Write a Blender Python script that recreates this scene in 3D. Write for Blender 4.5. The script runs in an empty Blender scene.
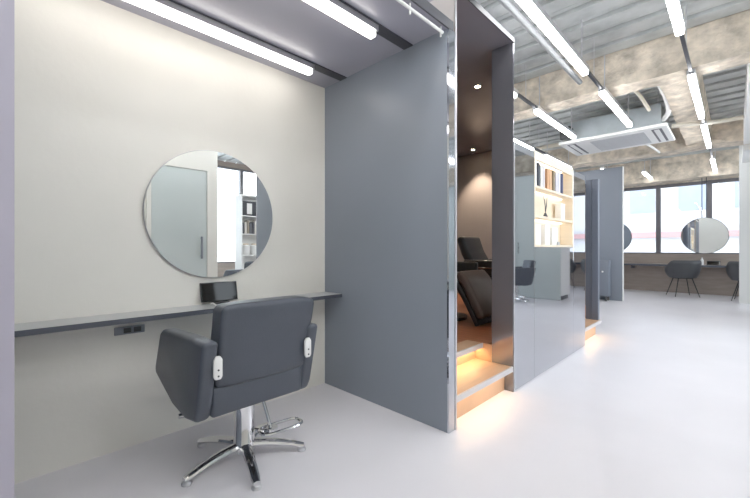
import bpy, bmesh, math, random
from mathutils import Vector, Matrix
random.seed(7)
sc = bpy.context.scene
C = sc.collection
PI = math.pi

# ------------------------------------------------------------------ materials
def new_mat(name):
    m = bpy.data.materials.new(name); m.use_nodes = True
    nt = m.node_tree
    return m, nt, nt.nodes['Principled BSDF']

def srgb(r, g, b):
    f = lambda c: (c/255/12.92) if c/255 <= 0.04045 else ((c/255+0.055)/1.055)**2.4
    return (f(r), f(g), f(b), 1)

def mat(name, col, rough=0.5, metal=0.0, var=0.06, scale=6.0, bump=0.0, bscale=40.0, spec=0.5, coat=0.0, stretch=None):
    m, nt, b = new_mat(name)
    c = srgb(*col)
    tc = nt.nodes.new('ShaderNodeTexCoord')
    src = tc.outputs['Object']
    if stretch:
        mp = nt.nodes.new('ShaderNodeMapping'); mp.inputs['Scale'].default_value = stretch
        nt.links.new(src, mp.inputs['Vector']); src = mp.outputs['Vector']
    n = nt.nodes.new('ShaderNodeTexNoise'); n.inputs['Scale'].default_value = scale; n.inputs['Detail'].default_value = 4
    nt.links.new(src, n.inputs['Vector'])
    r = nt.nodes.new('ShaderNodeValToRGB')
    r.color_ramp.elements[0].position = 0.3; r.color_ramp.elements[1].position = 0.7
    r.color_ramp.elements[0].color = (c[0]*(1-var), c[1]*(1-var), c[2]*(1-var), 1)
    r.color_ramp.elements[1].color = (min(1, c[0]*(1+var)), min(1, c[1]*(1+var)), min(1, c[2]*(1+var)), 1)
    nt.links.new(n.outputs['Fac'], r.inputs['Fac']); nt.links.new(r.outputs['Color'], b.inputs['Base Color'])
    b.inputs['Roughness'].default_value = rough; b.inputs['Metallic'].default_value = metal
    b.inputs['Specular IOR Level'].default_value = spec
    if coat: b.inputs['Coat Weight'].default_value = coat; b.inputs['Coat Roughness'].default_value = 0.05
    if bump:
        n2 = nt.nodes.new('ShaderNodeTexNoise'); n2.inputs['Scale'].default_value = bscale; n2.inputs['Detail'].default_value = 5
        nt.links.new(src, n2.inputs['Vector'])
        bp = nt.nodes.new('ShaderNodeBump'); bp.inputs['Strength'].default_value = bump; bp.inputs['Distance'].default_value = 0.02
        nt.links.new(n2.outputs['Fac'], bp.inputs['Height']); nt.links.new(bp.outputs['Normal'], b.inputs['Normal'])
    return m

def emit(name, col, s):
    m, nt, b = new_mat(name)
    b.inputs['Base Color'].default_value = col
    b.inputs['Emission Color'].default_value = col
    b.inputs['Emission Strength'].default_value = s
    return m

def glass(name):
    m, nt, b = new_mat(name)
    nt.nodes.remove(b)
    out = nt.nodes['Material Output']
    t = nt.nodes.new('ShaderNodeBsdfTransparent'); t.inputs['Color'].default_value = (0.97, 0.99, 1, 1)
    g = nt.nodes.new('ShaderNodeBsdfGlossy'); g.inputs['Roughness'].default_value = 0.02
    f = nt.nodes.new('ShaderNodeFresnel'); f.inputs['IOR'].default_value = 1.35
    mx = nt.nodes.new('ShaderNodeMixShader')
    nt.links.new(f.outputs[0], mx.inputs[0]); nt.links.new(t.outputs[0], mx.inputs[1]); nt.links.new(g.outputs[0], mx.inputs[2])
    nt.links.new(mx.outputs[0], out.inputs['Surface'])
    return m

M = {}
M['floor'] = mat('pale_floor', (226, 223, 228), 0.30, 0, 0.03, 1.6, 0.03, 9, spec=0.3)
M['plaster'] = mat('cream_plaster', (230, 227, 219), 0.7, 0, 0.03, 2.0, 0.05, 30)
M['white'] = mat('white_paint', (232, 232, 230), 0.6, 0, 0.02, 2.0)
M['bluegrey'] = mat('blue_grey_laminate', (129, 136, 147), 0.35, 0, 0.03, 1.5, spec=0.4)
M['ceilgrey'] = mat('grey_ceiling_panel', (160, 159, 172), 0.3, 0, 0.03, 1.5)
M['darkrail'] = mat('dark_rail', (66, 66, 72), 0.4, 0.3)
M['deck'] = mat('galvanised_deck', (178, 181, 180), 0.5, 0.2, 0.22, 4.0, 0.1, 12)
M['concrete'] = mat('raw_concrete', (204, 191, 173), 0.9, 0, 0.34, 7.0, 1.0, 22)
M['stonewall'] = mat('brown_grey_board', (150, 137, 128), 0.6, 0, 0.12, 3.0, 0.1, 20, stretch=(1, 1, 6))
M['mirror'] = mat('silver_mirror', (238, 240, 240), 0.0, 1, 0.0, 1)
M['greymirror'] = mat('grey_tinted_mirror', (192, 194, 200), 0.03, 1, 0.01, 1)
M['endmirror'] = mat('satin_silver_edge', (192, 195, 203), 0.06, 1, 0.01, 1)
M['brushed'] = mat('brushed_lilac_metal', (168, 164, 180), 0.35, 0.0, 0.02, 1)
M['chrome'] = mat('chrome', (228, 228, 230), 0.06, 1, 0.02, 3)
M['alu'] = mat('aluminium', (205, 205, 208), 0.3, 0.9, 0.03, 4)
M['leather'] = mat('charcoal_leather', (68, 73, 83), 0.42, 0, 0.05, 12, 0.08, 160, spec=0.4)
M['blackleather'] = mat('black_leather', (38, 40, 42), 0.32, 0, 0.08, 9, 0.08, 140)
M['padleather'] = mat('brown_black_leather', (92, 84, 80), 0.35, 0, 0.08, 9, 0.08, 140)
M['blackplastic'] = mat('black_plastic', (34, 35, 37), 0.4, 0, 0.05, 8)
M['shell'] = mat('charcoal_shell', (66, 68, 72), 0.5, 0, 0.05, 8)
M['screen'] = mat('black_screen', (12, 13, 14), 0.05, 0, 0.0, 5, spec=0.2)
M['shelf'] = mat('grey_shelf_laminate', (176, 178, 180), 0.3, 0, 0.03, 3)
M['shelfedge'] = mat('dark_shelf_edge', (74, 78, 88), 0.4, 0, 0.03, 3)
M['wood'] = mat('brown_wood_floor', (158, 98, 66), 0.4, 0, 0.22, 4.0, 0.05, 20, stretch=(1, 9, 1))
M['stepwood'] = mat('pale_step_board', (196, 160, 128), 0.45, 0, 0.08, 4.0, stretch=(9, 1, 1))
M['birch'] = mat('pale_birch_ply', (232, 217, 194), 0.5, 0, 0.05, 4.0, stretch=(1, 1, 8))
M['darkgloss'] = mat('dark_gloss_panel', (128, 128, 136), 0.09, 0.6, 0.03, 2)
M['boothceil'] = mat('dark_gloss_ceiling', (122, 120, 128), 0.2, 0.0, 0.04, 2)
M['boothwall'] = mat('taupe_wall', (150, 142, 138), 0.6, 0, 0.05, 3)
M['greygreen'] = mat('grey_green_board', (176, 184, 182), 0.4, 0, 0.03, 2)
M['doorframe'] = mat('warm_grey_frame', (206, 204, 196), 0.5, 0, 0.02, 2)
M['acwhite'] = mat('air_conditioner_white', (226, 226, 224), 0.45, 0, 0.02, 3)
M['acgrille'] = mat('air_conditioner_grille', (186, 188, 190), 0.6, 0, 0.05, 60)
M['galv'] = mat('galvanised_sheet', (176, 186, 192), 0.35, 0.5, 0.1, 5)
M['pipe'] = mat('beige_pipe', (214, 206, 190), 0.55, 0, 0.05, 8)
M['frame'] = mat('window_frame_grey', (104, 102, 106), 0.45, 0.2, 0.04, 3)
M['steel'] = mat('dark_steel', (60, 62, 68), 0.4, 0.5, 0.04, 5)
M['facade'] = mat('facade_white', (150, 150, 153), 0.8, 0, 0.03, 1)
M['pink'] = mat('facade_pink', (140, 106, 106), 0.8, 0, 0.03, 1)
M['paleblue'] = mat('facade_window', (108, 116, 132), 0.3, 0, 0.08, 2)
M['asphalt'] = mat('street_grey', (190, 190, 192), 0.8, 0, 0.05, 1)
M['nosing'] = mat('pale_nosing', (206, 204, 204), 0.35, 0.2, 0.02, 4)
M['outletgrey'] = mat('outlet_grey', (118, 122, 130), 0.4, 0.2)
M['slate'] = mat('shade_darkened_laminate', (98, 105, 118), 0.4, 0, 0.03, 2)  # post laminate; shade on its near face is put into this darker colour
M['conduit'] = mat('grey_conduit', (122, 124, 126), 0.6, 0, 0.05, 6)
M['trolleygrey'] = mat('trolley_grey', (112, 119, 131), 0.45, 0, 0.03, 2)
M['tube'] = emit('tube_light', (0.97, 0.985, 1, 1), 9)
M['baytube'] = emit('bay_tube_light', (1, 0.95, 0.88, 1), 3.6)
M['warmled'] = emit('warm_led', (1, 0.72, 0.40, 1), 4.5)
M['warmled_up'] = emit('warm_led_upper', (1, 0.72, 0.36, 1), 9)
M['creamled'] = emit('cream_led', (1, 0.91, 0.78, 1), 1.7)
M['spot'] = emit('spot_lens', (1, 0.80, 0.55, 1), 25)
M['pane'] = glass('clear_glass')
def bookmat(n, c): return mat(n, c, 0.6, 0, 0.04, 20)

# ------------------------------------------------------------------ mesh builder
class MB:
    def __init__(s): s.bm = bmesh.new()
    def _merge(s, b, M4=None, ):
        if M4 is not None: bmesh.ops.transform(b, matrix=M4, verts=b.verts)
        me = bpy.data.meshes.new('t'); b.to_mesh(me); b.free(); s.bm.from_mesh(me); bpy.data.meshes.remove(me)
        return s
    def box(s, a, c, bev=0.0, seg=2, fn=None, mtx=None):
        b = bmesh.new(); bmesh.ops.create_cube(b, size=1)
        for v in b.verts: v.co = Vector([(a[i]+c[i])/2 + v.co[i]*(c[i]-a[i]) for i in range(3)])
        if bev: bmesh.ops.bevel(b, geom=b.edges[:], offset=bev, segments=seg, affect='EDGES', profile=0.5)
        if fn:
            for v in b.verts: v.co = Vector(fn(v.co))
        return s._merge(b, mtx)
    def prism(s, pts, axis, lo, hi, bev=0.0, seg=3, fn=None):
        """pts: 2D outline; axis 0/1/2 is the extrusion axis"""
        b = bmesh.new()
        def mk(p, h):
            q = [p[0], p[1]]; q.insert(axis, h); return b.verts.new(q)
        A = [mk(p, lo) for p in pts]; B = [mk(p, hi) for p in pts]
        b.faces.new(A); b.faces.new(B[::-1]); n = len(pts)
        for i in range(n): b.faces.new((A[i], B[i], B[(i+1) % n], A[(i+1) % n]))
        bmesh.ops.recalc_face_normals(b, faces=b.faces[:])
        if bev: bmesh.ops.bevel(b, geom=b.edges[:], offset=bev, segments=seg, affect='EDGES', profile=0.5)
        if fn:
            for v in b.verts: v.co = Vector(fn(v.co))
        return s._merge(b)
    def tube(s, pts, r, n=10, closed=False):
        pts = [Vector(p) for p in pts]; rs = r if isinstance(r, (list, tuple)) else [r]*len(pts)
        b = bmesh.new(); rings = []; N = len(pts); prev = None
        for i, p in enumerate(pts):
            if closed: d = pts[(i+1) % N] - pts[i-1]
            else: d = pts[min(i+1, N-1)] - pts[max(i-1, 0)]
            d.normalize()
            if prev is None:
                u = d.cross(Vector((0, 0, 1)))
                if u.length < 1e-3: u = d.cross(Vector((1, 0, 0)))
            else: u = prev - d*prev.dot(d)
            u.normalize(); prev = u; w = d.cross(u)
            rings.append([b.verts.new(p + (u*math.cos(2*PI*k/n) + w*math.sin(2*PI*k/n))*rs[i]) for k in range(n)])
        for i in range(N if closed else N-1):
            A, B = rings[i], rings[(i+1) % N]
            for k in range(n): b.faces.new((A[k], A[(k+1) % n], B[(k+1) % n], B[k]))
        if not closed: b.faces.new(rings[0][::-1]); b.faces.new(rings[-1])
        bmesh.ops.recalc_face_normals(b, faces=b.faces[:])
        return s._merge(b)
    def lathe(s, prof, c=(0, 0, 0), n=24, axis='z'):
        b = bmesh.new(); rings = []
        for (r, z) in prof:
            if r < 1e-5: rings.append([b.verts.new((0, 0, z))])
            else: rings.append([b.verts.new((r*math.cos(2*PI*k/n), r*math.sin(2*PI*k/n), z)) for k in range(n)])
        for A, B in zip(rings, rings[1:]):
            for k in range(n):
                f = [A[k % len(A)], A[(k+1) % len(A)], B[(k+1) % len(B)], B[k % len(B)]]
                u = []
                for v in f:
                    if v not in u: u.append(v)
                if len(u) > 2: b.faces.new(u)
        for R in (() if prof[0] == prof[-1] else (rings[0], rings[-1])):
            if len(R) > 1:
                try: b.faces.new(R)
                except ValueError: pass
        bmesh.ops.recalc_face_normals(b, faces=b.faces[:])
        m4 = Matrix.Translation(Vector(c))
        if axis == 'x': m4 = m4 @ Matrix.Rotation(PI/2, 4, 'Y')
        if axis == 'y': m4 = m4 @ Matrix.Rotation(-PI/2, 4, 'X')
        return s._merge(b, m4)
    def build(s, name, m, parent=None, smooth=True, origin=None):
        me = bpy.data.meshes.new(name)
        if origin is not None: bmesh.ops.translate(s.bm, verts=s.bm.verts, vec=-Vector(origin))
        s.bm.to_mesh(me); s.bm.free()
        me.materials.append(M[m] if isinstance(m, str) else m)
        if smooth:
            me.shade_smooth(); me.set_sharp_from_angle(angle=math.radians(35))
        o = bpy.data.objects.new(name, me); C.objects.link(o)
        if parent is not None: o.parent = parent
        if origin is not None: o.location = origin
        return o

def tag(o, label=None, cat=None, group=None, kind=None):
    if label: o['label'] = label
    if cat: o['category'] = cat
    if group: o['group'] = group
    if kind: o['kind'] = kind
    return o
def thing(name, label, cat, loc=(0, 0, 0), group=None, rz=0):
    o = bpy.data.objects.new(name, None); C.objects.link(o); o.location = loc; o.rotation_euler = (0, 0, rz)
    o.empty_display_size = 0.1
    return tag(o, label, cat, group)
def struct(name, mb, m, label=None, parent=None, smooth=False):
    o = mb.build(name, m, parent, smooth)
    if parent is None:
        o['kind'] = 'structure'
        if label: o['label'] = label; o['category'] = name.split('_')[0]
    return o
def copy_tree(o, parent=None):
    c = o.copy(); C.objects.link(c)
    if parent is not None: c.parent = parent
    for ch in list(o.children): copy_tree(ch, c)
    return c
def box(a, c, **k): return MB().box(a, c, **k)

# ------------------------------------------------------------------ dimensions
XW = -2.41          # back wall of the styling bay
XF = -1.22          # corridor front plane
YB0, YB1 = 0.029, 1.88
ZB = 2.42           # bay ceiling
ZD = 3.33           # metal deck

# ------------------------------------------------------------------ setting
struct('floor', box((-4.3, -3.1, -0.1), (4.6, 12.2, 0)), 'floor', 'pale grey polished floor of the salon')
struct('wall_left', box((XW-0.12, -3.0, 0), (XW, 1.9, 2.5)), 'plaster', 'cream plaster wall behind the round mirror')
struct('wall_far_left', box((-4.3, 1.95, 0), (-4.2, 12.0, ZD)), 'white', 'far left side wall behind the partitions')
struct('wall_rear', box((-2.6, -3.1, 0), (4.6, -3.0, ZD)), 'white', 'plain wall behind the camera')
# metal deck with ribs running along x
prof = []
y = -3.1
while y < 12.2:
    prof += [(y, ZD), (y+0.17, ZD), (y+0.178, ZD+0.06), (y+0.20, ZD+0.06), (y+0.208, ZD+0.02), (y+0.262, ZD+0.02), (y+0.27, ZD+0.06), (y+0.292, ZD+0.06)]
    y += 0.30
bm = bmesh.new(); L = []
for (yy, zz) in prof: L.append((bm.verts.new((-4.3, yy, zz)), bm.verts.new((4.6, yy, zz))))
for a, b in zip(L, L[1:]): bm.faces.new((a[0], b[0], b[1], a[1]))
d = MB(); d.bm.free(); d.bm = bm
d.box((-4.3, -3.1, ZD+0.06), (4.6, 12.2, ZD+0.16))
struct('ceiling', d, 'deck', 'exposed ribbed galvanised metal deck ceiling')
# concrete beams
def rough_beam(a, c, nx, ny, nz, jit):
    mb = MB(); b = bmesh.new(); bmesh.ops.create_cube(b, size=1)
    for v in b.verts: v.co = Vector([(a[i]+c[i])/2 + v.co[i]*(c[i]-a[i]) for i in range(3)])
    for ax, n in ((0, nx), (1, ny), (2, nz)):
        ed = [e for e in b.edges if abs((e.verts[0].co-e.verts[1].co)[ax]) > 1e-4 and abs((e.verts[0].co-e.verts[1].co).length - abs((e.verts[0].co-e.verts[1].co)[ax])) < 1e-4]
        if n > 1: bmesh.ops.subdivide_edges(b, edges=ed, cuts=n-1, use_grid_fill=True)
    for v in b.verts:
        if v.co.z < c[2]-1e-3: v.co += Vector([random.uniform(-jit, jit) for _ in range(3)])
    return mb._merge(b)
struct('ceiling_beam', rough_beam((-4.2, 4.93, 2.95), (4.5, 5.25, ZD+0.02), 40, 3, 4, 0.013), 'concrete', 'rough concrete beam crossing the ceiling nearest the camera')
struct('ceiling_beam', rough_beam((-4.2, 8.75, 2.93), (4.5, 9.15, ZD+0.02), 40, 3, 4, 0.015), 'concrete', 'rough concrete beam crossing the ceiling behind the air conditioner')
struct('ceiling_beam', rough_beam((-0.62, 5.26, 2.97), (-0.30, 8.74, ZD+0.02), 3, 16, 4, 0.012), 'concrete', 'concrete beam running lengthwise between the two cross beams')
struct('ceiling_beam', rough_beam((-4.2, 11.5, 2.78), (4.5, 12.0, ZD+0.02), 40, 3, 4, 0.012), 'concrete', 'concrete beam above the far windows')

# window wall at the far end
YW = 12.0
struct('wall_far', box((-4.2, YW, 0), (4.5, YW+0.15, 0.98)), 'stonewall', 'brown grey low wall under the far windows')
struct('trim_1', box((-4.2, YW, 2.76), (4.5, YW+0.15, ZD)), 'concrete', 'concrete strip above the far windows')
mull = [-4.15, -3.40, -2.42, -1.43, -0.445, 0.54, 1.52, 2.5, 3.49, 4.45]
for i, (a, b) in enumerate(zip(mull, mull[1:])):
    fr = MB()
    fr.box((a, YW+0.0, 0.98), (a+0.05, YW+0.1, 2.76)).box((b-0.05, YW+0.0, 0.98), (b, YW+0.1, 2.76))
    fr.box((a+0.05, YW+0.02, 0.98), (b-0.05, YW+0.1, 1.01)).box((a+0.05, YW+0.02, 2.68), (b-0.05, YW+0.1, 2.76))
    o = struct('window_%d' % (i+1), fr, 'frame', 'dark framed far window bay')
    box((a+0.05, YW+0.05, 1.01), (b-0.05, YW+0.058, 2.68)).build('pane', 'pane', o, False)
# right side of the salon: low wall, windows
struct('wall_right', box((4.5, -3.0, 0), (4.6, 12.0, 0.75)).box((4.5, -3.0, 3.2), (4.6, 12.0, ZD)), 'stonewall', 'low wall under the side windows')
for i in range(8):
    a, b = -2.9+1.85*i, -2.9+1.85*(i+1)
    fr = box((4.5, a, 0.75), (4.6, a+0.04, 3.2)).box((4.5, b-0.04, 0.75), (4.6, b, 3.2)).box((4.5, a+0.04, 3.15), (4.6, b-0.04, 3.2)).box((4.5, a+0.04, 0.75), (4.6, b-0.04, 0.78))
    o = struct('window_%d' % (i+11), fr, 'frame', 'side window bay on the right of the salon')
    box((4.55, a+0.04, 0.78), (4.558, b-0.04, 3.15)).build('pane', 'pane', o, False)
# store block across the corridor with its door
struct('wall_store', box((0.82, -3.0, 0), (2.3, 2.33, ZD)), 'doorframe', 'pale store room wall facing the round mirror')
dr = struct('door_1', box((0.795, 1.44, 0.0), (0.82, 2.16, 2.24)), 'greygreen', 'grey green door reflected in the round mirror')
MB().tube([(0.76, 2.08, 0.96), (0.76, 2.08, 1.28)], 0.016).tube([(0.76, 2.08, 1.0), (0.80, 2.08, 1.0)], 0.009).tube([(0.76, 2.08, 1.26), (0.80, 2.08, 1.26)], 0.009).build('door_handle', 'outletgrey', dr)
struct('trim_2', box((0.78, 1.38, 0), (0.82, 1.435, 2.3)).box((0.78, 2.165, 0), (0.82, 2.22, 2.3)).box((0.78, 1.435, 2.245), (0.82, 2.165, 2.3)), 'doorframe', 'frame round the grey green door')
# bulkhead high on the right
struct('trim_3', box((0.10, 5.5, 2.84), (0.3, 8.70, ZD)).box((0.10, 9.2, 2.84), (0.3, 10.55, ZD)), 'white', 'white bulkhead under the ceiling at the right')
struct('wall_pillar', box((0.06, 10.55, 0), (0.23, 10.72, ZD)), 'white', 'white pillar at the right edge of the photo')

# ------------------------------------------------------------------ styling bay
struct('wall_partition', box((XW, YB1, 0), (XF-0.012, YB1+0.05, ZB)), 'bluegrey', 'blue grey partition on the right of the styling bay')
struct('trim_4', box((XF-0.012, YB1, 0), (XF, YB1+0.067, ZB)), 'endmirror', 'mirror polished edge strip of the blue grey partition')
struct('wall_partition_near', box((XW, -0.03, 0), (XF-0.012, YB0-0.001, ZB)), 'bluegrey', 'blue grey partition at the left edge of the photo')
struct('trim_5', box((XF-0.012, -0.035, 0), (XF, YB0, ZB)), 'brushed', 'brushed lilac metal edge at the left border')
struct('ceiling_bay', box((XW, -0.03, ZB), (XF-0.01, YB1+0.05, ZB+0.05)), 'ceilgrey', 'grey lilac dropped ceiling over the styling bay')
struct('trim_6', box((XF-0.01, -0.03, ZB-0.004), (XF, YB1+0.05, ZB+0.055)), 'darkrail', 'dark front edge of the dropped ceiling')

def bay_light(xc, y1, label):
    t = thing('linear_light', label, 'ceiling light', (xc, YB0, ZB), 'linear lights under the bay ceiling')
    MB().box((-0.03, 0.0, -0.006), (0.045, YB1-YB0-0.002, 0.0)).build('rail', 'darkrail', t, False)
    MB().box((-0.036, 0.0, -0.04), (0.036, y1-YB0+0.006, -0.006)).build('housing', 'alu', t, False)
    MB().box((-0.025, 0.0, -0.072), (0.025, y1-YB0, -0.04), bev=0.01, seg=3).build('diffuser', 'baytube', t)
    return t
bay_light(-2.18, 1.575, 'white linear light in a dark rail close to the cream wall')
bay_light(-1.535, 1.56, 'white linear light in a dark rail at the middle of the bay ceiling')
t = thing('curtain_rail', 'thin pale rail with pegs along the front edge of the bay ceiling', 'rail', (XF-0.03, 0.05, ZB))
MB().tube([(0, 0, -0.028), (0, 1.81, -0.028)], 0.009).build('rod', 'white', t)
for yy in (0.02, 0.5, 1.05, 1.5, 1.79):
    MB().tube([(0, yy, -0.028), (0, yy, 0)], 0.005).tube([(0, yy, -0.028), (0, yy, -0.06)], 0.006).build('bracket', 'white', t)

# wall mirror
def wall_mirror(): pass
t = thing('round_mirror', 'large frameless round mirror hung on the cream wall above the shelf', 'mirror', (XW, 0.985, 1.322))
MB().lathe([(0.0, 0.0), (0.40, 0.0), (0.408, 0.004), (0.408, 0.016), (0.405, 0.019), (0.0, 0.019)], (0, 0, 0), 96, 'x').build('backing', 'alu', t)
MB().lathe([(0.0, 0.0192), (0.4045, 0.0192), (0.4045, 0.0205), (0.0, 0.0205)], (0, 0, 0), 96, 'x').build('mirror_glass', 'mirror', t, False)

# shelf
t = thing('wall_shelf', 'long narrow grey shelf fixed to the cream wall under the round mirror', 'shelf', (XW, YB0, 0.75))
L_ = YB1-YB0
MB().box((0, 0.001, -0.022), (0.212, L_-0.001, 0)).build('shelf_board', 'shelf', t, False)
MB().box((0.212, 0.001, -0.026), (0.217, L_-0.001, 0.0)).box((0.19, 0.001, -0.027), (0.212, L_-0.001, -0.022)).build('edge_strip', 'shelfedge', t, False)
# power outlet
t = thing('power_outlet', 'dark twin power outlet mounted on the wall just under the shelf', 'outlet', (XW, 0.515, 0.652))
MB().box((0, -0.072, -0.022), (0.012, 0.072, 0.022), bev=0.003).build('cover_plate', 'outletgrey', t)
for yy in (-0.012, 0.036):
    MB().box((0.012, yy-0.018, -0.014), (0.016, yy+0.018, 0.014), bev=0.002).build('socket', 'blackplastic', t)
# tablet
t = thing('tablet', 'black glossy tablet in landscape leaning on the wall at the back of the shelf', 'tablet', (-2.375, 1.005, 0.75))
def lean(co): return (co.x - 0.20*(co.z-0.02), co.y, co.z)
MB().box((-0.006, -0.118, 0.016), (0.003, 0.118, 0.136), bev=0.003, fn=lean).build('casing', 'blackplastic', t)
MB().box((0.0032, -0.112, 0.021), (0.0045, 0.112, 0.131), fn=lean).build('screen', 'screen', t, False)
MB().box((-0.02, -0.05, 0.0), (0.03, 0.05, 0.016), bev=0.003).build('stand', 'blackplastic', t)
c = MB().tube([(-2.345, 0.93, 0.757), (-2.32, 0.935, 0.765), (-2.29, 0.94, 0.757), (-2.25, 0.95, 0.754)], 0.004, 6).build('charging_cable', 'white')
tag(c, 'short white charging cable lying on the shelf before the tablet', 'cable')

# ------------------------------------------------------------------ styling chair (faces -x)
CX, CY = -1.86, 0.915
chair = thing('styling_chair', 'charcoal upholstered salon chair on a chrome star base before the round mirror', 'chair', (CX, CY, 0))
ys = 0.862 - CY
MB().box((-0.36, ys-0.215, 0.375), (0.21, ys+0.215, 0.505), bev=0.035, seg=4).build('seat', 'leather', chair)
def backsh(co):
    k = (co.z-0.36)/0.52
    q = co.y-ys
    wide = (1.0 + (0.10*k if q > 0 else 0.0))
    return (co.x + 0.095*k + 0.012*(1-(q/0.235)**2), ys + q*wide, co.z - (0.016*max(0, (abs(q)-0.13)/0.1)**2 if co.z > 0.75 else 0))
bk = MB(); b = bmesh.new(); bmesh.ops.create_cube(b, size=1)
for v in b.verts: v.co = Vector((0.205+v.co.x*0.11, ys+0.012+v.co.y*0.452, 0.683+v.co.z*0.37))
bmesh.ops.subdivide_edges(b, edges=b.edges[:], cuts=6, use_grid_fill=True)
ed = [e for e in b.edges if e.is_manifold and e.calc_face_angle(0) > 0.5]
bmesh.ops.bevel(b, geom=ed, offset=0.024, segments=3, affect='EDGES', profile=0.5)
for v in b.verts: v.co = Vector(backsh(v.co))
bk._merge(b); back = bk.build('backrest', 'leather', chair)
MB().box((0.14, ys-0.225, 0.378), (0.272, ys+0.225, 0.508), bev=0.012, seg=3, fn=lambda co: (co.x+0.05*(co.z-0.36)/0.52, co.y, co.z)).build('lower_back', 'leather', chair)
armp = [(0.345, 0.72), (0.20, 0.722), (-0.18, 0.702), (-0.22, 0.68), (-0.305, 0.49), (-0.298, 0.455), (-0.03, 0.365), (0.13, 0.350), (0.25, 0.370), (0.275, 0.42)]
for s in (-1, 1):
    y0, y1 = (ys-0.289, ys-0.222) if s < 0 else (ys+0.222, ys+0.286)
    MB().prism(armp, 1, y0, y1, bev=0.02, seg=4).build('armrest', 'leather', chair)
    yp = ys + s*0.224
    p = MB().prism([(yp-0.018, 0.572), (yp-0.011, 0.560), (yp+0.011, 0.560), (yp+0.018, 0.572), (yp+0.018, 0.642), (yp+0.009, 0.656), (yp-0.009, 0.656), (yp-0.018, 0.642)], 0, 0.322, 0.336, bev=0.003, seg=2).build('hinge_plate', 'white', chair)
    p['label'] = 'white metal plate'
    for zz in (0.575, 0.60): MB().lathe([(0, 0), (0.004, 0), (0.004, 0.003), (0, 0.003)], (0.336, yp, zz), 10, 'x').build('screw', 'steel', p)
MB().box((-0.16, -0.11, 0.345), (0.12, 0.11, 0.378), bev=0.008).build('seat_plate', 'blackplastic', chair)
MB().lathe([(0.0, 0.345), (0.066, 0.345), (0.066, 0.335), (0.054, 0.325), (0.052, 0.10), (0.055, 0.095), (0.056, 0.06), (0.06, 0.045), (0.0, 0.04)], n=32).build('column', 'chrome', chair)
for deg in (-85, -16, 57, 129, 203):
    a = math.radians(deg); ca, sa = math.cos(a), math.sin(a)
    lb = MB(); b = bmesh.new(); rings = []
    for k in range(9):
        u = k/8; r = 0.03 + 0.28*u
        zt = 0.092 - 0.052*u**1.4 + 0.006*math.sin(u*PI); h = 0.044-0.016*u; w = 0.031-0.009*u
        if k == 8: h *= 0.8; w *= 0.8
        R = []
        for q in range(10):
            th = 2*PI*q/10
            R.append(b.verts.new((r*ca - w*math.cos(th)*sa, r*sa + w*math.cos(th)*ca, zt - h/2 + h/2*math.sin(th))))
        rings.append(R)
    for A, B in zip(rings, rings[1:]):
        for q in range(10): b.faces.new((A[q], A[(q+1) % 10], B[(q+1) % 10], B[q]))
    b.faces.new(rings[0]); b.faces.new(rings[-1]); bmesh.ops.recalc_face_normals(b, faces=b.faces[:])
    lb._merge(b); lo = lb.build('base_leg', 'chrome', chair)
    MB().lathe([(0, 0), (0.022, 0), (0.024, 0.006), (0.02, 0.016), (0.009, 0.02), (0.009, 0.03), (0, 0.03)], (0.297*ca, 0.297*sa, 0.0), 16).build('foot_glide', 'alu', lo)
fr = MB()
loop = []
fc = Vector((0.09, 0.165, 0.135)); ang = math.radians(84)
for k in range(28):
    th = 2*PI*k/28
    lx = 0.115*math.copysign(abs(math.cos(th))**0.55, math.cos(th)); ly = 0.05*math.copysign(abs(math.sin(th))**0.55, math.sin(th))
    loop.append(fc + Vector((lx*math.cos(ang)-ly*math.sin(ang), lx*math.sin(ang)+ly*math.cos(ang), 0.0)))
fr.tube(loop, 0.009, 8, closed=True)
fr.tube([(0.0, 0.02, 0.14), (0.05, 0.07, 0.13), (0.085, 0.10, 0.125)], 0.012, 8)
fo = fr.build('footrest', 'chrome', chair)
MB().tube([(-0.01, 0.085, 0.36), (0.03, 0.10, 0.25), (0.07, 0.115, 0.135)], [0.008, 0.009, 0.01], 8).lathe([(0, 0), (0.03, 0), (0.03, 0.014), (0, 0.014)], (0.075, 0.12, 0.128), 14).build('footrest_strut', 'chrome', fo)
lv = MB().tube([(-0.02, -0.03, 0.325), (-0.05, -0.13, 0.30), (-0.12, -0.25, 0.268)], 0.007, 8).lathe([(0, -0.025), (0.012, -0.022), (0.014, 0.0), (0.010, 0.02), (0, 0.022)], (-0.123, -0.262, 0.266), 12, 'y').build('pump_lever', 'chrome', chair)

# second and third styling chairs, seen in the mirrors only
c2 = copy_tree(chair); c2.location = (0.84, 7.55, 0); c2.rotation_euler = (0, 0, math.radians(140))
c2['label'] = 'charcoal salon chair seen in the long mirror panel beside the shampoo booth'
c3 = copy_tree(chair); c3.location = (2.05, 3.32, 0); c3.rotation_euler = (0, 0, math.radians(160))
c3['label'] = 'charcoal salon chair seen in the round mirror below the reflected book shelf'

# ------------------------------------------------------------------ shampoo booth
YP0, YP1 = YB1+0.068, 2.77
ZP = 2.69
struct('wall_booth_front', box((-1.46, YP0, 0), (XF, YP0+0.014, ZP)).box((-4.2, YP0, 0), (-1.46, YP0+0.014, ZP)), 'boothwall', 'near side wall of the shampoo booth')
struct('trim_7', box((XF-0.004, YP0, 0), (XF+0.004, YP0+0.014, ZP+0.02)), 'alu', 'bright metal edge on the left of the booth opening')
struct('trim_11', box((-1.64, YP1, 0.0), (-1.396, YP1+0.014, 0.331)), 'stepwood', 'lit return board at the end of the steps')
struct('trim_12', box((XF-0.03, YP1+0.015, 0.0), (XF+0.002, YP1+0.028, 1.93)), 'alu', 'bright metal strip beside the narrow mirror panel')
struct('wall_booth_jamb', box((-1.395, YP1, 0.0), (XF, YP1+0.015, ZP)), 'darkgloss', 'dark glossy jamb on the right of the booth opening')
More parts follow.
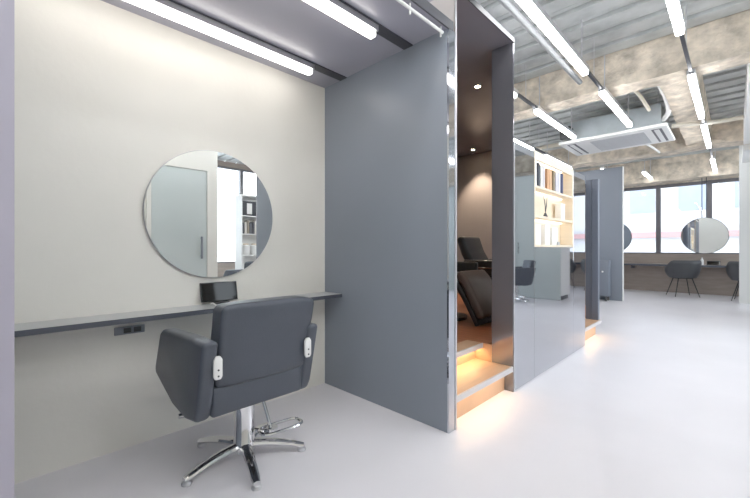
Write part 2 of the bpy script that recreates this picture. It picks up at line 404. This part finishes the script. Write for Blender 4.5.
BX, BY = -1.395, YP1+0.015
out = [(BX, BY), (-2.56, 5.6), (-2.53, 5.6), (BX+0.03, BY)]
struct('wall_booth_lightblock', MB().prism(out, 2, 1.95, ZP), 'boothwall', 'slanted unseen upper wall added to keep deck light out of the booth')  # unseen wall, added so light from the deck tubes stays out
struct('ceiling_booth_lightlid', MB().prism([(BX, BY), (BX, 5.66), (-2.56, 5.66), (-2.56, 5.6)], 2, 1.93, 1.95), 'boothceil', 'lid added over the booth side to shut out light from above')  # added lid; stops tube light falling into the booth
struct('wall_booth_back', box((-4.2, 5.6, 0), (-2.56, 5.66, ZP)).box((-2.56, 5.6, 0), (-1.40, 5.66, 1.93)), 'boothwall', 'warm lit back wall of the shampoo booth')
cp = [(XF, YP0), (XF, BY), (BX, BY), (-2.56, 5.66), (-4.2, 5.66), (-4.2, YP0)]
struct('ceiling_booth', MB().prism(cp, 2, ZP, ZP+0.03), 'boothceil', 'dark glossy ceiling of the shampoo booth')
struct('trim_8', box((XF, YP0, ZP-0.004), (XF+0.006, YP1+0.015, ZP+0.034)), 'blackplastic', 'dark top edge of the booth')
# raised floor
fp = [(-1.62, YP0+0.014), (-1.62, YP1+0.015), (-1.43, YP1+0.015), (-1.43, 5.6), (-4.2, 5.6), (-4.2, YP0+0.014)]
struct('floor_booth', MB().prism(fp, 2, 0.0, 0.332), 'wood', 'raised brown wood floor in the shampoo booth')
def step(name, x0, x1, z, y0, y1, label):
    """a step whose nosing is at x1; warm strip lamp under the nosing"""
    t = thing(name, label, 'step', (x1, y0, 0))
    Lg = y1-y0
    MB().box((x0-x1-(0.085 if z < 0.3 else 0), 0.002, z-0.03), (-0.012, Lg-0.002, z)).build('tread', 'stepwood', t, False)
    MB().box((-0.012, 0.002, z-0.038), (0.0, Lg-0.002, z+0.001)).build('nosing', 'nosing', t, False)
    MB().box((-0.085, 0.002, 0.0 if z < 0.3 else 0.196), (-0.07, Lg-0.002, z-0.03)).build('riser', 'stepwood', t, False)
    MB().box((-0.05, 0.01, z-0.037), (-0.025, Lg-0.01, z-0.031)).build('strip_lamp', 'warmled_up' if z > 0.3 else 'warmled', t, False)
    return t
step('entry_step', -1.47, XF, 0.195, YP0+0.014, YP1, 'lower lit step at the opening of the shampoo booth')
step('entry_step', -1.62, -1.47, 0.333, YP0+0.014, YP1, 'upper lit step inside the opening of the shampoo booth')
for (px, py_) in ((-1.80, 3.28), (-3.0, 5.32), (-3.2, 3.4)):
    t = thing('downlight', {-1.80: 'small round downlight in the dark booth ceiling nearest the opening', -3.0: 'small round downlight close to the warm lit back wall', -3.2: 'small round downlight deep in the booth ceiling'}[px], 'downlight', (px, py_, ZP))
    MB().lathe([(0.028, 0.0), (0.04, 0.0), (0.042, -0.006), (0.03, -0.006), (0.028, 0.0)], n=24).build('trim_ring', 'blackplastic', t)
    MB().lathe([(0, -0.002), (0.027, -0.002), (0.027, -0.004), (0, -0.004)], n=20).build('lens', 'spot', t)
    ld = bpy.data.lights.new('downlight_lamp', 'SPOT'); ld.energy = 44 if px == -3.0 else 10; ld.color = (1, 0.78, 0.58); ld.spot_size = math.radians(85); ld.spot_blend = 0.6; ld.shadow_soft_size = 0.03
    lo = bpy.data.objects.new('downlight_lamp', ld); C.objects.link(lo); lo.parent = t; lo.location = (0, 0, -0.02)

# shampoo chair (local: foot end towards -y, head towards +y)
sh = thing('shampoo_chair', 'black reclining shampoo chair nearest the booth steps with its leg rest in view', 'chair', (-2.25, 3.52, 0.333), 'shampoo chairs in the booth', rz=math.radians(90))
def slab(w, pts, th, bev=0.02):
    """pts: centre line in the y/z plane; a padded slab of width w"""
    out = []; P = [Vector((0, p[0], p[1])) for p in pts]
    up = []; dn = []
    for i, p in enumerate(P):
        d = (P[min(i+1, len(P)-1)]-P[max(i-1, 0)]).normalized(); n = Vector((0, -d.z, d.y))
        up.append((p+n*th/2)); dn.append((p-n*th/2))
    poly = [(q.y, q.z) for q in up] + [(q.y, q.z) for q in dn[::-1]]
    return MB().prism(poly, 0, -w/2, w/2, bev=bev, seg=4)
slab(0.50, [(-0.48, 0.09), (-0.40, 0.26), (-0.30, 0.44), (-0.22, 0.52)], 0.10, 0.035).build('leg_rest', 'padleather', sh)
slab(0.54, [(-0.46, 0.02), (-0.36, 0.2), (-0.22, 0.42)], 0.05, 0.01).build('leg_rest_shell', 'blackplastic', sh)
slab(0.54, [(-0.22, 0.46), (0.05, 0.44), (0.30, 0.46)], 0.12, 0.04).build('seat', 'blackleather', sh)
slab(0.52, [(0.28, 0.52), (0.40, 0.72), (0.48, 0.94)], 0.12, 0.05).build('backrest', 'blackleather', sh)
for s in (-1, 1):
    MB().box((s*0.30-0.035, -0.15, 0.42), (s*0.30+0.035, 0.36, 0.62), bev=0.025, seg=3).build('armrest', 'blackleather', sh)
    MB().tube([(s*0.30, -0.12, 0.40), (s*0.34, -0.1, 0.52), (s*0.34, 0.2, 0.52)], 0.008).build('side_bar', 'chrome', sh)
MB().lathe([(0, 0), (0.24, 0), (0.24, 0.03), (0.10, 0.05), (0.10, 0.38), (0, 0.38)], (0, 0.08, 0), 28).build('pedestal', 'blackplastic', sh)
sh2 = copy_tree(sh); sh2.location = (-2.30, 4.78, 0.333)
sh2['label'] = 'black reclining shampoo chair deeper in the booth with its back rest in view'
for yy, lab in ((3.52, 'black wash basin at the head of the nearest shampoo chair'), (4.78, 'black wash basin at the head of the deeper shampoo chair')):
    t = thing('wash_basin', lab, 'basin', (-3.35, yy, 0.333), 'wash basins in the booth', rz=math.radians(90))
    MB().lathe([(0, 0), (0.16, 0), (0.16, 0.45), (0.26, 0.60), (0.27, 0.64), (0.24, 0.64), (0.18, 0.52), (0, 0.50)], n=28).build('bowl', 'blackplastic', t)
    MB().tube([(0, 0.25, 0.63), (0, 0.25, 0.75), (0, 0.2, 0.78), (0, 0.1, 0.76)], 0.012).build('tap', 'chrome', t)

# ------------------------------------------------------------------ mirror panels and book wall
Y1, Y2, Y3, Y4 = 2.799, 3.19, 4.245, 4.67
ZC, ZT = 1.12, 1.93
XB = XF-0.02
struct('wall_mirror_core', box((XB-0.14, Y1, 0), (XB-0.001, Y4, ZC-0.002)).box((XB-0.14, Y1, ZC), (XB-0.001, Y2-0.002, ZT)).box((XB-0.14, Y3+0.002, ZC), (XB-0.001, Y4, ZT)), 'bluegrey', 'low wall carrying the mirror panels')
def mpanel(y0, y1, z1, label):
    o = box((XB, y0+0.002, 0.004), (XF, y1-0.002, z1), bev=0.0015, seg=1).build('mirror_panel', 'greymirror', smooth=False)
    return tag(o, label, 'mirror', 'grey mirror panels along the corridor')
mpanel(Y1, Y2, ZT, 'narrow tall grey mirror panel between booth opening and book shelf')
mpanel(Y2, Y3, ZC-0.004, 'wide low grey mirror panel under the lit book shelf')
mpanel(Y3, Y4, ZT, 'tall grey mirror panel on the far side of the book shelf')
# book shelf
bs = thing('wall_bookcase', 'pale wooden lit book shelf set above the low grey mirror panel', 'bookcase', (XF, Y2, ZC))
W = Y3-Y2; D = 0.135; H = ZT+0.01-ZC
MB().box((-D, 0.002, 0), (-D+0.012, W-0.002, H)).build('back_panel', 'birch', bs, False)
for a in (0.002, W-0.024): MB().box((-D+0.012, a, 0), (0, a+0.022, H)).build('side_panel', 'birch', bs, False)
for z in (0.0, 0.255, 0.51):
    sb = MB().box((-D+0.012, 0.024, z), (-0.002, W-0.024, z+0.018)).build('shelf_board', 'birch', bs, False)
MB().box((-D+0.012, 0.024, H-0.022), (-0.002, W-0.024, H)).box((-0.02, 0.024, H-0.07), (-0.003, W-0.024, H-0.022)).build('top_board', 'birch', bs, False)
for z in (0.255, 0.51, H-0.022):
    MB().box((-D+0.016, 0.04, z-0.008), (-D+0.034, W-0.04, z-0.001)).build('shelf_lamp', 'creamled', bs, False)
def book(y0, w, h, dpt, m, label, z):
    t = thing('book', label, 'book', (XF-D+0.02, Y2+y0, ZC+z), 'books on the top shelf of the lit book shelf')
    MB().box((0, 0, 0), (dpt, 0.003, h)).box((0, w-0.003, 0), (dpt, w, h)).box((dpt-0.004, 0.003, 0), (dpt, w-0.003, h), bev=0.0005, seg=1).build('cover', m, t, False)
    MB().box((0.003, 0.003, 0.004), (dpt-0.004, w-0.003, h-0.004)).build('pages', 'white', t, False)
BK = [(0.035, 0.035, 0.225, (52, 54, 66), 'dark slate book at the near end of the lit top shelf'),
      (0.085, 0.045, 0.215, (226, 222, 218), 'white book between the two dark books on the lit shelf'),
      (0.165, 0.04, 0.22, (46, 50, 62), 'black book second dark spine from the near end'),
      (0.225, 0.05, 0.20, (222, 218, 216), 'off white thick book right of the second dark book'),
      (0.285, 0.04, 0.21, (206, 202, 204), 'pale grey book left of the tan book'),
      (0.385, 0.06, 0.20, (198, 150, 110), 'tan brown wide book mid shelf'),
      (0.452, 0.055, 0.205, (206, 164, 126), 'light tan book beside the tan brown wide book'),
      (0.54, 0.045, 0.21, (126, 112, 84), 'olive brown book right of the tan books'),
      (0.62, 0.045, 0.20, (212, 210, 220), 'lavender white book left of the navy book'),
      (0.69, 0.055, 0.21, (222, 222, 232), 'pale white book touching the navy book'),
      (0.775, 0.05, 0.215, (40, 52, 92), 'navy blue book last on the lit top shelf')]
for i, (y0, w, h, c, lab) in enumerate(BK): book(y0, w, h, 0.085, bookmat('book_cloth_%d' % i, c), lab, 0.528)
t = thing('twig_vase', 'small dark vase holding two bare twigs on the middle shelf', 'vase', (XF-0.06, Y2+0.42, ZC+0.273))
MB().lathe([(0, 0), (0.016, 0), (0.022, 0.015), (0.012, 0.035), (0.010, 0.045), (0.007, 0.045), (0, 0.02)], n=16).build('vase', 'steel', t)
for k, (a, hh) in enumerate(((-0.06, 0.205), (0.055, 0.205), (0.02, 0.17), (-0.025, 0.16))):
    MB().tube([(0, 0, 0.03), (0.005, a*0.35, 0.03+hh*0.4), (0.0, a, 0.02+hh)], [0.003, 0.0028, 0.0016], 6).build('twig', 'steel', t)
def whitebox(y0, w, h, z, label, name='display_box', cat='box', m='white'):
    t = thing(name, label, cat, (XF-0.10, Y2+y0, ZC+z))
    MB().box((0, 0, 0), (0.06, w, h), bev=0.003).build('box_body', m, t)
    MB().box((-0.001, -0.001, h), (0.061, w+0.001, h+0.012), bev=0.002).build('lid', m, t)
whitebox(0.80, 0.12, 0.16, 0.273, 'white box at the far end of the middle shelf')
whitebox(0.36, 0.13, 0.18, 0.018, 'tall white box in the middle of the bottom shelf')
whitebox(0.10, 0.16, 0.17, 0.018, 'wide white box at the near end of the bottom shelf')
whitebox(0.55, 0.15, 0.16, 0.018, 'white box at the far half of the bottom shelf')
t = tag(box((XF-0.035, Y2+0.66, ZC+0.018), (XF-0.03, Y2+0.73, ZC+0.05), bev=0.001, seg=1).build('price_card', 'shelf', smooth=False), 'small grey card standing at the front of the bottom shelf', 'card')

# ------------------------------------------------------------------ second opening
step('entry_step', -1.44, XF, 0.195, Y4+0.002, 5.40, 'far lit step beyond the mirror panels')
struct('trim_9', box((-1.385, 5.33, 0.196), (-1.325, 5.398, 1.99)).box((-1.318, 5.325, 0.196), (-1.245, 5.398, 1.99)).box((-1.33, 5.35, 0.196), (-1.31, 5.398, 1.99)), 'slate', 'narrow shade darkened grey post standing on the far lit step')
# far partition and trolley
struct('wall_far_partition', box((-2.75, 9.2, 0), (-1.70, 9.26, 2.84)), 'bluegrey', 'tall blue grey partition before the far windows')
struct('trim_10', box((-1.70, 9.195, 0), (-1.685, 9.265, 2.84)), 'white', 'white edge of the far partition')
t = thing('salon_trolley', 'slim grey trolley on black casters against the far partition', 'trolley', (-2.03, 9.03, 0))
MB().box((-0.16, -0.06, 0.10), (0.13, 0.13, 0.86), bev=0.006).build('cabinet', 'trolleygrey', t)
MB().lathe([(0, 0), (0.016, 0), (0.018, -0.012), (0, -0.02)], (0.02, -0.06, 0.62), 14, 'y').build('knob', 'white', t)
for sx in (-0.12, 0.09):
    for sy in (-0.09, 0.09):
        cs = MB().lathe([(0, -0.016), (0.038, -0.016), (0.045, -0.008), (0.045, 0.008), (0.038, 0.016), (0, 0.016)], (sx, sy, 0.045), 18, 'x').build('caster', 'blackplastic', t)
        MB().tube([(sx, sy, 0.045), (sx, sy+0.01, 0.105)], 0.012).build('caster_stem', 'steel', cs)
# tall closet at the right edge
cl = thing('tall_closet', 'tall grey green closet with a white end seen in the corridor mirror panels', 'closet', (0.20, 8.33, 0))
MB().box((0.0, 0.02, 0.10), (0.02, 0.60, 2.74)).build('end_panel', 'white', cl, False)
MB().box((0.04, 0.04, 0.0), (0.06, 0.60, 0.10)).build('toe_kick', 'steel', cl, False)
MB().box((0.02, 0.02, 0.10), (2.9, 0.60, 2.74)).box((0.06, 0.03, 0.0), (2.9, 0.60, 0.10)).build('carcass', 'greygreen', cl, False)
for i in range(3):
    dd = MB().box((0.002+0.96*i, 0.0, 0.01), (0.952+0.96*i, 0.02, 2.735)).build('door', 'greygreen', cl, False)
    MB().tube([(0.90+0.96*i, -0.02, 1.0), (0.90+0.96*i, -0.02, 1.25)], 0.008).build('handle', 'steel', dd)

# ------------------------------------------------------------------ window counter, chairs and mirrors
t = thing('window_counter', 'long dark edged counter along the far windows', 'counter', (-4.2, 11.55, 0.72))
MB().box((0.0, 0.004, -0.03), (8.7, 0.449, 0)).build('worktop', 'stonewall', t, False)
MB().box((0.0, 0.0, -0.045), (8.7, 0.004, 0.001)).build('front_edge', 'shelfedge', t, False)
for xx in (0.4, 2.25, 4.1, 5.95, 7.8):
    MB().box((xx, 0.05, -0.12), (xx+0.03, 0.449, -0.03)).build('bracket', 'shelfedge', t, False)
def shell_chair(loc, rz, label):
    t = thing('shell_armchair', label, 'chair', loc, 'charcoal shell armchairs at the window counter', rz)
    b = bmesh.new(); cols = []
    n = 26
    for i in range(n+1):
        a = math.radians(-128 + 256*i/n)             # 0 = back (-y side)
        aa = abs(math.degrees(a))
        top = 0.84 if aa < 55 else 0.84 - 0.17*min(1, (aa-55)/35.0) - (0.06*max(0, (aa-100)/28))
        col = []
        for j in range(7):
            v = j/6
            z = 0.44 + (top-0.44)*v**1.2
            k = 0.74 + 0.26*math.sin(v*PI/2)
            col.append(b.verts.new((0.335*k*math.sin(a), -0.29*k*math.cos(a)+0.0, z)))
        cols.append(col)
    for A, B in zip(cols, cols[1:]):
        for j in range(6): b.faces.new((A[j], B[j], B[j+1], A[j+1]))
    # seat pan
    cen = b.verts.new((0, 0.02, 0.425))
    for A, B in zip(cols, cols[1:]): b.faces.new((A[0], cen, B[0]))
    b.faces.new((cols[-1][0], cen, cols[0][0]))
    bmesh.ops.recalc_face_normals(b, faces=b.faces[:])
    mb = MB(); mb._merge(b); o = mb.build('shell', 'shell', t)
    md = o.modifiers.new('thick', 'SOLIDIFY'); md.thickness = 0.018; md.offset = 0
    for sx in (-1, 1):
        for sy in (-1, 1):
            MB().tube([(sx*0.13, sy*0.12, 0.43), (sx*0.235, sy*0.22, 0.0)], [0.012, 0.009], 8).build('leg', 'blackplastic', t)
    MB().box((-0.15, -0.14, 0.412), (0.15, 0.14, 0.428), bev=0.004).build('under_frame', 'blackplastic', t)
    return t
sh1 = shell_chair((-0.88, 11.20, 0), math.radians(28), 'charcoal shell armchair in full view at the far window counter')
for (x, y, r, lab) in ((0.20, 11.05, -6, 'charcoal shell armchair half hidden at the right edge'), (1.05, 11.2, 3, 'charcoal shell armchair seen in the far tall mirror panel'), (-2.35, 11.2, 5, 'charcoal shell armchair hidden behind the far partition')):
    if x < -2: continue
    k = copy_tree(sh1); k.location = (x, y, 0); k.rotation_euler = (0, 0, math.radians(r)); k['label'] = lab
def hang_mirror(x, label):
    t = thing('hanging_round_mirror', label, 'mirror', (x, 11.62, 1.415), 'round mirrors hung before the far windows')
    MB().lathe([(0.416, -0.010), (0.425, -0.010), (0.425, 0.010), (0.416, 0.010), (0.416, -0.010)], n=72, axis='y').build('frame', 'steel', t)
    MB().lathe([(0, -0.008), (0.416, -0.008), (0.416, 0.008), (0, 0.008)], n=72, axis='y').build('mirror_glass', 'mirror', t, False)
    for s in (-0.04, 0.04): MB().tube([(s, 0, 0.42), (s, 0, 1.365)], 0.009, 8).build('hanging_rod', 'steel', t)
hang_mirror(-0.52, 'round mirror hung on two rods above the charcoal shell armchair')
hang_mirror(-2.36, 'round mirror peeking out behind the tall far partition')
t = thing('counter_bottle', 'white bottle tilted on the window counter above the armchair', 'bottle', (-0.56, 11.64, 0.722))
MB().lathe([(0, 0), (0.028, 0), (0.03, 0.01), (0.03, 0.12), (0.012, 0.14), (0.012, 0.15), (0, 0.15)], n=16).build('bottle_body', 'white', t)
MB().lathe([(0, 0.15), (0.014, 0.15), (0.014, 0.175), (0, 0.175)], n=12).build('cap', 'alu', t)
t = thing('tablet', 'grey tablet standing on the window counter below the hanging mirror', 'tablet', (-0.36, 11.7, 0.72))
MB().box((-0.12, 0, 0), (0.12, 0.008, 0.10), bev=0.003, fn=lambda co: (co.x, co.y+0.3*co.z, co.z)).build('casing', 'shell', t)
MB().box((-0.11, -0.0015, 0.01), (0.11, 0.0, 0.09), fn=lambda co: (co.x, co.y+0.3*co.z, co.z)).build('screen', 'screen', t, False)

# ------------------------------------------------------------------ shelf unit seen in the round mirror
t = thing('book_shelf', 'free standing white book shelf seen only in the round mirror', 'book shelf', (2.95, 3.74, 0))
W2 = 0.52
MB().box((0.30, 0, 0), (0.315, W2, 2.3)).build('back_panel', 'white', t, False)
for a in (0, W2-0.02): MB().box((0, a, 0), (0.30, a+0.02, 2.3)).build('side_panel', 'white', t, False)
for z in (0.05, 0.5, 0.95, 1.42, 1.82, 2.28): MB().box((0.002, 0.02, z), (0.30, W2-0.02, z+0.02)).build('shelf_board', 'white', t, False)
for k in range(7):
    b_ = box((3.02, 3.79+0.06*k, 1.4415), (3.17, 3.79+0.06*k+0.045, 1.44+0.24+0.03*(k % 3)), bev=0.002, seg=1).build('book', bookmat('mirror_book_%d' % k, [(70, 70, 76), (210, 206, 200), (150, 140, 126), (90, 92, 100)][k % 4]), smooth=False)
    tag(b_, 'upright book on the shelf unit seen in the round mirror', 'book', 'books on the shelf unit seen in the round mirror')
t = thing('picture_frame', 'dark framed picture on the upper shelf seen in the round mirror', 'picture frame', (3.1, 4.0, 1.8415))
MB().box((0, -0.2, 0), (0.02, 0.2, 0.34)).build('frame', 'steel', t, False)
MB().box((-0.002, -0.06, 0.05), (0, 0.06, 0.29)).build('picture', 'white', t, False)
for k, yy in enumerate((3.90, 4.10)):
    t = thing('storage_jar', ['white lidded jar on the near side of the shelf seen in the round mirror', 'white lidded jar on the far side of the shelf seen in the round mirror'][k], 'jar', (3.08, yy, 0.9715))
    MB().lathe([(0, 0), (0.07, 0), (0.08, 0.02), (0.08, 0.2), (0.06, 0.22), (0, 0.22)], n=20).build('jar_body', 'white', t)
    MB().lathe([(0, 0.22), (0.065, 0.22), (0.06, 0.25), (0, 0.255)], n=20).build('lid', 'birch', t)

# ------------------------------------------------------------------ pendant lights
ZL = 2.83
def pend(x, y0, y1, label):
    t = thing('pendant_light', label, 'ceiling light', (x, y0, ZL), 'linear pendant lights under the metal deck')
    Lg = y1-y0
    MB().box((-0.028, 0, 0), (0.028, Lg, 0.036), bev=0.01, seg=3).build('diffuser', 'tube', t)
    MB().box((-0.034, -0.02, 0.036), (0.034, Lg+0.02, 0.085)).build('housing', 'alu', t, False)
    for yy in (0.12, Lg-0.12):
        MB().tube([(0, yy, 0.085), (0, yy, ZD-ZL+0.0)], 0.007, 6).build('hanging_rod', 'alu', t)
def track(x, y0, y1, label):
    t = thing('lighting_track', label, 'track', (x, y0, ZL), 'tracks joining the pendant lights')
    MB().box((-0.014, 0, 0.052), (0.014, y1-y0, 0.082)).build('track_bar', 'steel', t, False)
    MB().tube([(0, (y1-y0)/2, 0.082), (0, (y1-y0)/2, ZD-ZL)], 0.004, 6).build('hanging_rod', 'alu', t)
LINES = {
 -0.32: ('rightmost line in the photo', [(-1.85, -0.3), (0.2, 1.75), (2.3, 3.87), (4.92, 6.55), (7.02, 8.55), (9.8, 11.4)]),
 -1.07: ('line right of the booth', [(0.2, 1.75), (2.45, 4.10), (4.74, 6.29)]),
 -1.81: ('line over the mirror panels', [(2.6, 4.15), (4.78, 6.33)]),
 -2.56: ('line over the book shelf', [(5.05, 6.60), (7.20, 8.70)]),
 -1.50: ('short line beyond the air conditioner', [(10.35, 11.4)]),
 -2.10: ('short line beside the far partition', [(9.3, 9.9)]),
 0.45: ('added fill line outside the right frame edge', [(-1.85, -0.3), (0.2, 1.75), (2.4, 3.95)]),  # added out of view to brighten the bay
 1.60: ('unseen added line over the mirrored salon chair', [(3.0, 4.55), (5.5, 7.05)]),  # unseen lights added to light the right side
 3.00: ('unseen added line close to the side windows', [(4.5, 6.05)]),  # added out of view for more light in the room
}
ORD = ['nearest', 'second nearest', 'third nearest', 'farthest']
for x, (nm, segs) in LINES.items():
    vis = [q for q in segs if q[1] > 2.0]  # the rest are unseen tubes that fill the bay with light
    for i, (a, b_) in enumerate(segs):
        if (a, b_) not in vis: w_ = 'behind the camera' if b_ < 0 else 'above the camera'; lab = 'unseen linear pendant light %s in the %s' % (w_, nm); tl = 'dark track between the lights above the camera in the %s' % nm
        elif len(vis) == 1: lab = 'linear pendant light of the %s' % nm; tl = 'dark track before the light of the %s' % nm
        else:
            k = vis.index((a, b_)); w_ = 'farthest' if k and k == len(vis)-1 else ORD[k]
            lab = '%s linear pendant light of the %s' % (w_, nm); tl = 'dark track before the %s light of the %s' % (w_, nm)
        pend(x, a, b_, lab)
        if i: track(x, segs[i-1][1]+0.02, a-0.02, tl)

# ------------------------------------------------------------------ air conditioner and pipes
ac = thing('air_conditioner', 'white ceiling cassette air conditioner hung under the metal deck', 'air conditioner', (-2.07, 6.43, 2.80))
MB().box((0.0, 0.0, 0.0), (1.40, 1.0, 0.045), bev=0.012, seg=2).build('face_panel', 'acwhite', ac)
MB().box((0.12, 0.06, 0.045), (1.33, 0.94, 0.34)).build('body', 'galv', ac, False)
g = MB().box((0.42, 0.14, -0.006), (1.12, 0.86, 0.0)).build('intake_grille', 'acgrille', ac, False)
for k in range(12): MB().box((0.44+0.055*k, 0.16, -0.010), (0.45+0.055*k, 0.84, -0.006)).build('grille_slat', 'acgrille', g, False)
for a in (0.10, 1.21):
    sl = MB().box((a, 0.10, -0.003), (a+0.12, 0.90, 0.0)).build('air_slot', 'darkrail', ac, False)
    MB().box((a+0.03, 0.12, -0.012), (a+0.09, 0.88, -0.004), bev=0.003).build('louvre', 'acwhite', sl)
for sx in (0.16, 1.29):
    for sy in (0.1, 0.9): MB().tube([(sx, sy, 0.34), (sx, sy, ZD-2.80)], 0.006, 6).build('hanging_rod', 'alu', ac)
MB().box((0.05, -0.10, 0.06), (0.20, 0.06, 0.25), bev=0.004).build('control_box', 'blackplastic', ac)
def pipe(pts, r, label, m='pipe'):
    P = [Vector(p) for p in pts]; Q = []
    for i in range(len(P)-1):
        p0, p1, p2, p3 = P[max(i-1, 0)], P[i], P[i+1], P[min(i+2, len(P)-1)]
        for k in range(8):
            u = k/8
            Q.append(0.5*((2*p1)+(p2-p0)*u+(2*p0-5*p1+4*p2-p3)*u*u+(3*p1-p0-3*p2+p3)*u**3))
    Q.append(P[-1])
    return tag(MB().tube(Q, r, 10).build('ceiling_pipe', m), label, 'pipe')
pipe([(-1.30, 5.27, 3.2), (-1.15, 5.6, 3.28), (-0.95, 5.9, 3.2), (-0.85, 6.3, 3.02)], 0.022, 'beige curved pipe running from the near beam to the air conditioner')
pipe([(-0.72, 6.55, 2.92), (-0.64, 6.35, 2.98), (-0.66, 6.1, 3.12), (-0.72, 5.9, 3.28)], 0.03, 'white flexible pipe curling up at the right end of the air conditioner', 'white')
pipe([(-0.66, 6.9, 2.90), (-0.2, 7.1, 2.90), (0.08, 7.2, 2.92)], 0.028, 'beige pipe leaving the right side of the air conditioner')
pipe([(-1.1, 7.5, 2.88), (-1.05, 8.1, 2.9), (-1.02, 8.72, 2.92)], 0.018, 'white drain pipe behind the air conditioner', 'white')
pipe([(-1.20, 2.0, 2.90), (-1.20, 3.2, 2.90), (-1.20, 4.4, 2.90)], 0.026, 'grey conduit pipe running beside the first pendant light before the booth', 'conduit')
pipe([(-3.2, 7.6, 3.1), (-2.5, 7.7, 3.15), (-1.9, 7.6, 3.0)], 0.04, 'beige pipe at the left behind the air conditioner')

# ------------------------------------------------------------------ street outside
struct('ground_street', box((-30, 12.3, -6.1), (30, 40, -6.0)), 'asphalt', 'pale street far below the windows')
bd = thing('building', 'white building across the street beyond the far windows', 'building', (0, 20, -6))
MB().box((-16, 0, 0), (16, 6, 16)).build('wall', 'facade', bd, False)
for z in (5.6, 7.6, 10.4): MB().box((-6, -0.25, z), (16, 0.0, z+0.22)).build('ledge', 'pink', bd, False)
for k in range(10):
    MB().box((-3.4+1.7*k, -0.05, 8.7), (-2.5+1.7*k, 0.0, 10.0)).build('facade_window', 'paleblue', bd, False)
w = bpy.data.worlds.new('World'); sc.world = w; w.use_nodes = True
nt = w.node_tree; bg = nt.nodes['Background']
tcw = nt.nodes.new('ShaderNodeTexCoord'); sep = nt.nodes.new('ShaderNodeSeparateXYZ'); rp = nt.nodes.new('ShaderNodeValToRGB')
nt.links.new(tcw.outputs['Generated'], sep.inputs[0]); nt.links.new(sep.outputs['Z'], rp.inputs['Fac'])
rp.color_ramp.elements[0].color = (0.90, 0.95, 1, 1); rp.color_ramp.elements[1].color = (0.80, 0.90, 1, 1)
nt.links.new(rp.outputs['Color'], bg.inputs['Color']); bg.inputs['Strength'].default_value = 2.8
def portal(loc, rot, sx, sy):
    ld = bpy.data.lights.new('window_portal', 'AREA'); ld.shape = 'RECTANGLE'; ld.size = sx; ld.size_y = sy; ld.cycles.is_portal = True
    o = bpy.data.objects.new('window_portal', ld); C.objects.link(o); o.location = loc; o.rotation_euler = rot
portal((0.15, 12.12, 1.87), (-PI/2, 0, 0), 8.6, 1.75)
portal((4.62, 4.5, 1.97), (0, PI/2, 0), 2.42, 14.8)

# ------------------------------------------------------------------ camera
cam = bpy.data.cameras.new('Camera'); co = bpy.data.objects.new('Camera', cam); C.objects.link(co)
co.location = (0, 0, 1.10); co.rotation_euler = (PI/2, 0, math.radians(44.3))
cam.sensor_width = 36; cam.lens = 36*369.0/750; cam.clip_start = 0.02; cam.clip_end = 200
cam.shift_y = 0.0
sc.camera = co
sc.view_settings.view_transform = 'Standard'
sc.view_settings.look = 'None'
sc.view_settings.exposure = 1.36
sc.view_settings.gamma = 1.14
sc.cycles.max_bounces = 10; sc.cycles.diffuse_bounces = 5; sc.cycles.glossy_bounces = 6; sc.cycles.transparent_max_bounces = 12
sc.cycles.sample_clamp_indirect = 6
sc.cycles.use_denoising = True
